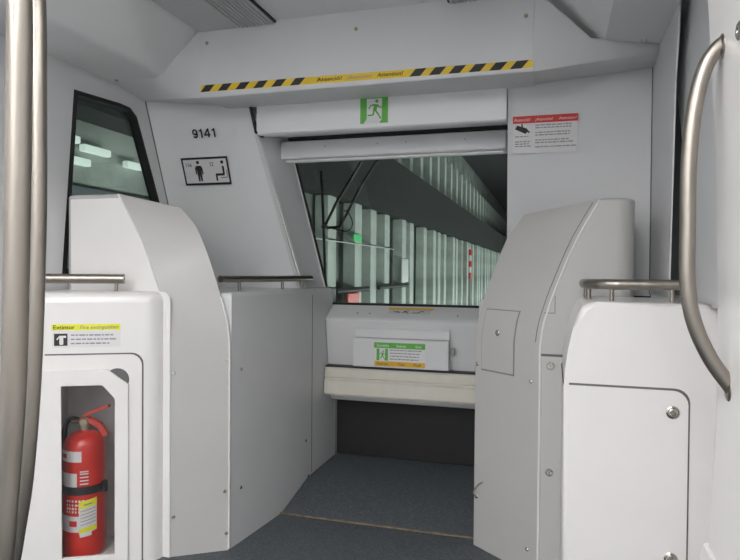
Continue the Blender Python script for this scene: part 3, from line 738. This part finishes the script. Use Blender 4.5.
# ================================================================ CEILING GRILLES, LAMPS
def grille(s, label):
    t = thing('ceiling_grille', label, 'ceiling grille', (s * .63, 2.0, 2.49))
    bm = NB(); add_box(bm, (s * .63 - .212, 1.25, 2.494), (s * .63 + .212, 2.752, 2.50)); obj('backing', bm, GRILLE, t, smooth=False)
    bm = NB()
    a, b = sorted((s * .422, s * .60))
    n = 9
    for i in range(n):
        x = a + (b - a) * (i + .5) / n
        add_box(bm, (x - .006, 1.26, 2.480), (x + .006, 2.75, 2.4945), .003, 1)
    obj('slats', bm, GRILLE, t)
    a, b = sorted((s * .61, s * .842))
    bm = NB(); add_box(bm, (a, 1.26, 2.484), (b, 2.75, 2.4945), .004, 1); obj('smooth_strip', bm, GRILLE, t)
    bm = NB(); add_box(bm, (s * .42 - .004, 1.26, 2.488), (s * .42 + .004, 2.75, 2.499)); obj('dark_seam', bm, BLACK, t, smooth=False)
grille(-1, 'left grey ribbed ceiling grille ending at the front beam')
grille(1, 'right grey ribbed ceiling grille ending at the front beam')
for s, l in ((-1, 'left ceiling lamp strip of the saloon behind the grille'), (1, 'right ceiling lamp strip of the saloon behind the grille')):
    t = thing('ceiling_lamp', l, 'ceiling lamp', (s * .63, -4, 2.48))
    bm = NB(); add_box(bm, (s * .63 - .205, -9.9, 2.49), (s * .63 + .205, 1.24, 2.52)); obj('housing', bm, GRILLE, t, smooth=False)
    bm = NB(); add_box(bm, (s * .63 - .15, -9.8, 2.484), (s * .63 + .15, 1.0, 2.4895)); obj('diffuser', bm, CABLAMP, t, smooth=False)
# screws on the beam and cove
for x, z in ((-.793, 2.427), (-.012, 2.417), (.753, 2.394)):
    screw(bpy.data.objects['trim_1'], (x, 2.75, z), (0, -1, 0), .009, BRASS)
screw(bpy.data.objects['trim_2'], (-1.30, 2.715, 2.275), (0, -.3, -1), .012)
screw(bpy.data.objects['trim_3'], (1.235, 2.86, 2.285), (0, -.8, -.5), .012)

# ================================================================ SIGNS
# hazard tape along the beam
TF = frame((0, 2.75, 0), (1, 0, 0), (0, 0, 1))
t = thing('hazard_tape', 'yellow and black striped warning tape with lettering along the bottom of the front beam', 'warning tape', (0, 2.75, 2.17))
def ty(x): return 2.187 - (x + .83) * .0085
H = .032
obj('yellow_tape', plate([(-.826, ty(-.826) - .002), (.783, ty(.783) - .002), (.783, ty(.783) + H), (-.826, ty(-.826) + H)], [], TF, .0004, .0006), YEL, t, smooth=False)
St = []
for x in [-.81 + i * .097 for i in range(6)] + [.261 + i * .0888 for i in range(6)]:
    St.append([(x - .018, ty(x) - .0015), (x + .032, ty(x) - .0015), (x + .062, ty(x) + H - .0005), (x + .012, ty(x) + H - .0005)])
for st_ in St: shapes('black_stripe', [st_], TF, INK, t, off=.0011, thick=.0004)
letters('lettering', 'Atenció!', TF, -.205, ty(-.2) + .007, .018, INK, t, .125, bold=.012, off=.0011)
letters('lettering', '¡Atención!', TF, -.055, ty(-.05) + .008, .016, INKG, t, .125, shear=.2, off=.0011)
letters('lettering', 'Attention!', TF, .09, ty(.1) + .008, .018, INK, t, .125, shear=.25, bold=.012, off=.0011)
# exit sign on the header
EF = frame((0, 3.0205, 2.043), (1, 0, 0), (0, 0, 1))
t = thing('exit_sign', 'green and white running man exit sign on the header above the windscreen', 'sign', (0, 3.02, 2.043))
obj('backing', plate(rect(-.073, 0, .073, .138), [], EF, .0003, .0008), PAPER, t, smooth=False)
shapes('green_frame', [[(-.073, 0), (-.055, 0), (-.042, .018), (-.038, .03), (-.038, .138), (-.073, .138)], [(.073, 0), (.028, 0), (.04, .018), (.042, .138), (.073, .138)], rect(-.04, .124, .043, .138)], EF, GREEN, t)
running_man(EF, .004, .020, .105, t, GREEN)
# tape ghosts above the sign
shapes('tape_residue', [rect(-.062, .139, -.03, .150), rect(.03, .139, .062, .150)], EF, GRILLE, t, off=.0003, thick=.0003)
# fleet number and capacity plate on the raked left panel
ln = V((0, 1, .39)).normalized()
NF = frame((-1.0, 3.02 + .39 * 2.2 - .39 * 1.9 - .012, 1.9), (1, 0, 0), (0, -.39, 1))
sl2 = math.sqrt(1 + .39 ** 2)
yy = lambda z: (z - 1.9) * sl2
t = thing('fleet_number', 'black fleet number 9141 on the raked panel left of the windscreen', 'lettering', (-1.0, 3.07, 2.03))
yb = yy(2.034); Hh = .050
def dg(x): return -.074 + x
def ring_arc(cx, cy, rx, ry, a0, a1, wd, n=18):
    o_, i_ = [], []
    for i in range(n + 1):
        a = math.radians(a0 + (a1 - a0) * i / n)
        o_.append((cx + rx * math.cos(a), cy + ry * math.sin(a))); i_.append((cx + (rx - wd) * math.cos(a), cy + (ry - wd) * math.sin(a)))
    return o_ + i_[::-1]
w_ = .0085
nine = ring_arc(dg(.017), yb + Hh * .66, .0165, Hh * .34, 0, 359.9, w_)
tail = ring_arc(dg(.017), yb + Hh * .34, .0165, Hh * .34, -150, 8, w_)
stem = rect(dg(.0335) - w_, yb + Hh * .33, dg(.0335), yb + Hh * .68)
shapes('digit', [nine, tail, stem], NF, INK, t, off=.0005)
for x in (.048, .128):
    shapes('digit', [rect(dg(x) + .006, yb, dg(x) + .006 + w_, yb + Hh), [(dg(x) - .006, yb + Hh * .72), (dg(x) + .008, yb + Hh * .72), (dg(x) + .008, yb + Hh * .99), (dg(x) + .004, yb + Hh * .88), (dg(x) - .006, yb + Hh * .84)]], NF, INK, t, off=.0005)
x = .076
shapes('digit', [rect(dg(x) + .022, yb, dg(x) + .022 + w_, yb + Hh), rect(dg(x) - .003, yb + Hh * .22, dg(x) + .037, yb + Hh * .38), stroke((dg(x) + .001, yb + Hh * .30), (dg(x) + .025, yb + Hh * .96), w_)], NF, INK, t, off=.0005)
t = thing('capacity_sign', 'black-framed slanted sign with a standing and a seated figure below the number 9141', 'sign', (-1.02, 3.15, 1.78))
q = lambda x, y: (-.185 + .305 * x + .012 * (1 - 0) * 0, yy(1.784) + (yy(1.936) - yy(1.784)) * y)
def q(x, y): return (-.181 + .297 * x, yy(1.785) + (yy(1.934) - yy(1.785)) * y)
obj('backing', plate([q(0, 0), q(1, 0), q(1, 1), q(0, 1)], [], NF, .0003, .0006), PAPER, t, smooth=False)
obj('border', plate([q(0, 0), q(1, 0), q(1, 1), q(0, 1)], [[q(.035, .075), q(.965, .075), q(.965, .925), q(.035, .925)]], NF, .0010, .0005), INK, t, smooth=False)
shapes('standing_figure', [disc(*q(.35, .82), .0098, 12), [q(.30, .70), q(.40, .70), q(.43, .62), q(.435, .40), q(.41, .38), q(.40, .56), q(.395, .14), q(.362, .14), q(.352, .40), q(.342, .14), q(.308, .14), q(.302, .56), q(.29, .38), q(.268, .40), q(.272, .62)]], NF, INK, t, off=.001)
shapes('seated_figure', [disc(*q(.87, .80), .0098, 12), stroke(q(.875, .66), q(.875, .38), .012), stroke(q(.885, .36), q(.70, .36), .013), stroke(q(.71, .36), q(.71, .14), .010)], NF, INK, t, off=.001)
shapes('seat', [stroke(q(.94, .52), q(.94, .30), .006), stroke(q(.95, .26), q(.80, .24), .006)], NF, INKG, t, off=.001)
letters('lettering', '156', NF, *q(.09, .68), .020, INK, t, .036, off=.001)
letters('lettering', '22', NF, *q(.60, .68), .020, INK, t, .024, off=.001)
# red warning sign on the right raked panel
def rp(x, z):
    A_, B_, C_, D_ = V((1.31, 3.14, 1.19)), V((.645, 3.32, 1.19)), V((.66, 3.03, 2.175)), V((1.31, 3.14, 2.262))
    best = None
    for i in range(61):
        for j in range(61):
            p = (A_.lerp(D_, i / 60)).lerp(B_.lerp(C_, i / 60), j / 60); d = (p.x - x) ** 2 + (p.z - z) ** 2
            if best is None or d < best[0]: best = (d, p)
    return best[1]
c00, c10, c01, c11 = rp(.69, 1.87), rp(.98, 1.87), rp(.69, 2.04), rp(.98, 2.04)
WF = frame(rp(.83, 1.955), (c10 + c11) / 2 - (c00 + c01) / 2, (c01 + c11) / 2 - (c00 + c10) / 2)
WF = (WF[0] + WF[3] * .009, WF[1], WF[2], WF[3])
t = thing('camera_warning_sign', 'white notice with red heading and small print on the panel right of the windscreen', 'sign', tuple(WF[0] - Za * .09))
a_, b_ = .150, .088
obj('backing', plate(rect(-a_, -b_, a_, b_), [], WF, -.003, .0036), PAPER, t, smooth=False)
shapes('red_heading', [rect(-a_, b_ - .034, a_, b_)], WF, RED, t, off=.0007)
letters('lettering', 'Atenció!', WF, -a_ + .006, b_ - .024, .014, INKW, t, .075, bold=.0)
letters('lettering', '¡Atención!', WF, -a_ + .105, b_ - .024, .013, INKW, t, .08)
letters('lettering', 'Attention!', WF, -a_ + .212, b_ - .024, .013, INKW, t, .082, shear=.2)
shapes('camera_pictogram', [[(-.140, .028), (-.130, .046), (-.085, .030), (-.078, .020), (-.090, .004)], stroke((-.105, .03), (-.108, .052), .007), stroke((-.082, .018), (-.072, .010), .008)], WF, INK, t, off=.0007)
text_rows('fine_print', WF, -.045, .145, [.040, .028, .006, -.006, -.030, -.042, -.062], .0055, INKG, t, off=.0007, seed=5)
text_rows('caption', WF, -.140, -.062, [-.010, -.034, -.045, -.056], .005, INKG, t, off=.0007, seed=6)

# ================================================================ WIPER (outside the glass)
def g3(x, z, off): return V((x, 3.45 + k * (2 - z) + off, z))
t = thing('windscreen_wiper', 'black windscreen wiper with upright blade and looped hose outside the glass', 'wiper', tuple(g3(-.5, 1.2, .05)))
bm = NB(); add_tube(bm, [g3(-.476, 1.90, .03), g3(-.503, 1.60, .03), g3(-.542, 1.221, .03)], .009, 8); obj('blade', bm, BLACK, t)
bm = NB(); add_tube(bm, [g3(-.503, 1.58, .055), g3(-.41, 1.72, .06), g3(-.30, 1.86, .07), g3(-.20, 1.99, .08)], .009, 8); obj('arm', bm, BLACK, t)
bm = NB(); add_tube(bm, [g3(-.50, 1.565, .055), g3(-.408, 1.57, .06), g3(-.34, 1.67, .065), g3(-.24, 1.82, .07), g3(-.098, 1.99, .08)], .009, 8); obj('arm', bm, BLACK, t)
bm = NB(); add_tube(bm, catmull([g3(-.50, 1.57, .055), g3(-.43, 1.555, .06), g3(-.36, 1.545, .065), g3(-.325, 1.59, .065), g3(-.345, 1.66, .065), g3(-.37, 1.665, .065)]), .004, 6); obj('hose', bm, BLACK, t)
obj('pivot', lathe([(.016, -.01), (.016, .02), (.008, .026)], g3(-.502, 1.572, .04), (0, -1, 0), 14), BLACK, t)

# ================================================================ STATION / TUNNEL OUTSIDE
struct('tunnel_floor', box((-6, -6, -1.3), (6, 95, -1.2)), TRACK)
struct('tunnel_wall', box((-3.5, -6, -1.2), (-3.2, 95, 2.7)), CONC)
struct('tunnel_wall_upper', box((-5.4, -6, 3.9), (-5.1, 95, 9)), CONC)
struct('tunnel_roof', box((-6, -6, 9), (6, 95, 9.2)), DKBAND)
struct('tunnel_wall_right', box((5, -6, -1.2), (5.2, 95, 9)), DKBAND)
struct('tunnel_end', box((-6, 95, -1.3), (6, 95.3, 9.2)), DKBAND)
bm = NB(); add_box(bm, (-5.2, -6, 2.62), (-2.8, 95, 3.95)); struct('walkway_deck', bm, DKBAND)
# dark low band and lamps seen through the side window
bm = NB(); add_box(bm, (-3.19, 1.5, .9), (-3.14, 7.2, 2.02)); tag(obj('station_panel', bm, SLATE), 'dark slate panel low on the station wall seen through the left window', 'panel')
first = None
for i, (y, z, L) in enumerate(((4.35, 2.42, .30), (4.72, 2.37, .34), (4.45, 2.24, .36), (5.25, 2.32, .25), (5.9, 2.30, .3), (3.7, 2.36, .3))):
    bm = NB(); add_box(bm, (-3.17, y - L / 2, z - .035), (-3.10, y + L / 2, z + .03), .012, 2)
    tag(obj('wall_light', bm, TLAMP), 'small glowing white wall light outside the left side window', 'wall light', 'wall lights outside the left window')
# columns
proto = None
ys = [7.6 + i * 1.35 for i in range(52)]
for i, y in enumerate(ys):
    if proto is None:
        bm = NB(); add_box(bm, (-.13, -.22, -1.2), (.13, .22, 2.62), .03, 2)
        proto = obj('tunnel_column', bm, COLM, loc=(0, 0, 0)); o = proto
    else: o = proto.copy(); COL.objects.link(o)
    o.location = (-3.02 + (0.05 if i % 3 == 0 else 0), y + rnd.uniform(-.3, .3), 0)
    tag(o, 'pale concrete column in the row along the tunnel wall outside the windscreen', 'column', 'columns along the tunnel wall')
proto = None
for i in range(34):
    y = 12 + i * 2.0
    if proto is None:
        bm = NB(); add_box(bm, (-.15, -.25, 3.95), (.15, .25, 7.2), .03, 2)
        proto = obj('upper_column', bm, COLM, loc=(0, 0, 0)); o = proto
    else: o = proto.copy(); COL.objects.link(o)
    o.location = (-4.7, y, 0)
    tag(o, 'grey column of the upper level above the dark walkway outside the windscreen', 'column', 'columns of the upper level')
bm = NB(); add_box(bm, (-2.835, 6.5, 1.80), (-2.815, 14.5, 1.815)); tag(obj('light_conduit', bm, PAPER), 'thin white conduit line along the tunnel wall behind the wiper', 'light strip')
bm = NB(); add_box(bm, (-2.81, 11.3, 1.86), (-2.79, 11.8, 2.0), .01, 1); tag(obj('tunnel_exit_sign', bm, TEXIT), 'glowing green exit light on the tunnel wall behind the wiper', 'sign')
for y0_, y1_ in ((10.4, 12.4), (13.2, 16.0)):
    bm = NB(); add_tube(bm, [(-2.835, y0_, .92), (-2.835, y1_, .92)], .05, 10)
    tag(obj('wall_pipe', bm, BLACK), 'short dark horizontal pipe on the columns, ' + ('the left one' if y0_ < 11 else 'the right one') + ' of two seen above the sill', 'pipe')
bm = NB(); add_box(bm, (-2.84, 11.0, .2), (-2.80, 11.7, .86), .01, 1); tag(obj('red_board', bm, RED), 'small red board low on the tunnel wall just above the windscreen sill', 'board')
bm = NB(); add_box(bm, (-2.84, 15.3, 1.0), (-2.80, 16.0, 1.6), .01, 1); tag(obj('white_board', bm, PAPER), 'small white notice board on the tunnel columns right of the wiper', 'board')
t = thing('marker_post', 'red and white striped marker board on a thin post in the tunnel outside', 'marker post', (-2.6, 27, -1.2))
obj('post', tube([(-2.6, 27, -1.2), (-2.6, 27, 1.1)], .05, 10), INKG, t)
bm = NB(); add_box(bm, (-2.62, 26.82, .98), (-2.58, 27.35, 2.22)); obj('board', bm, PAPER, t, smooth=False)
bm = NB()
for z in (.98, 1.48, 1.98): add_box(bm, (-2.64, 26.8, z), (-2.56, 27.37, z + .25))
obj('red_stripes', bm, RED, t, smooth=False)
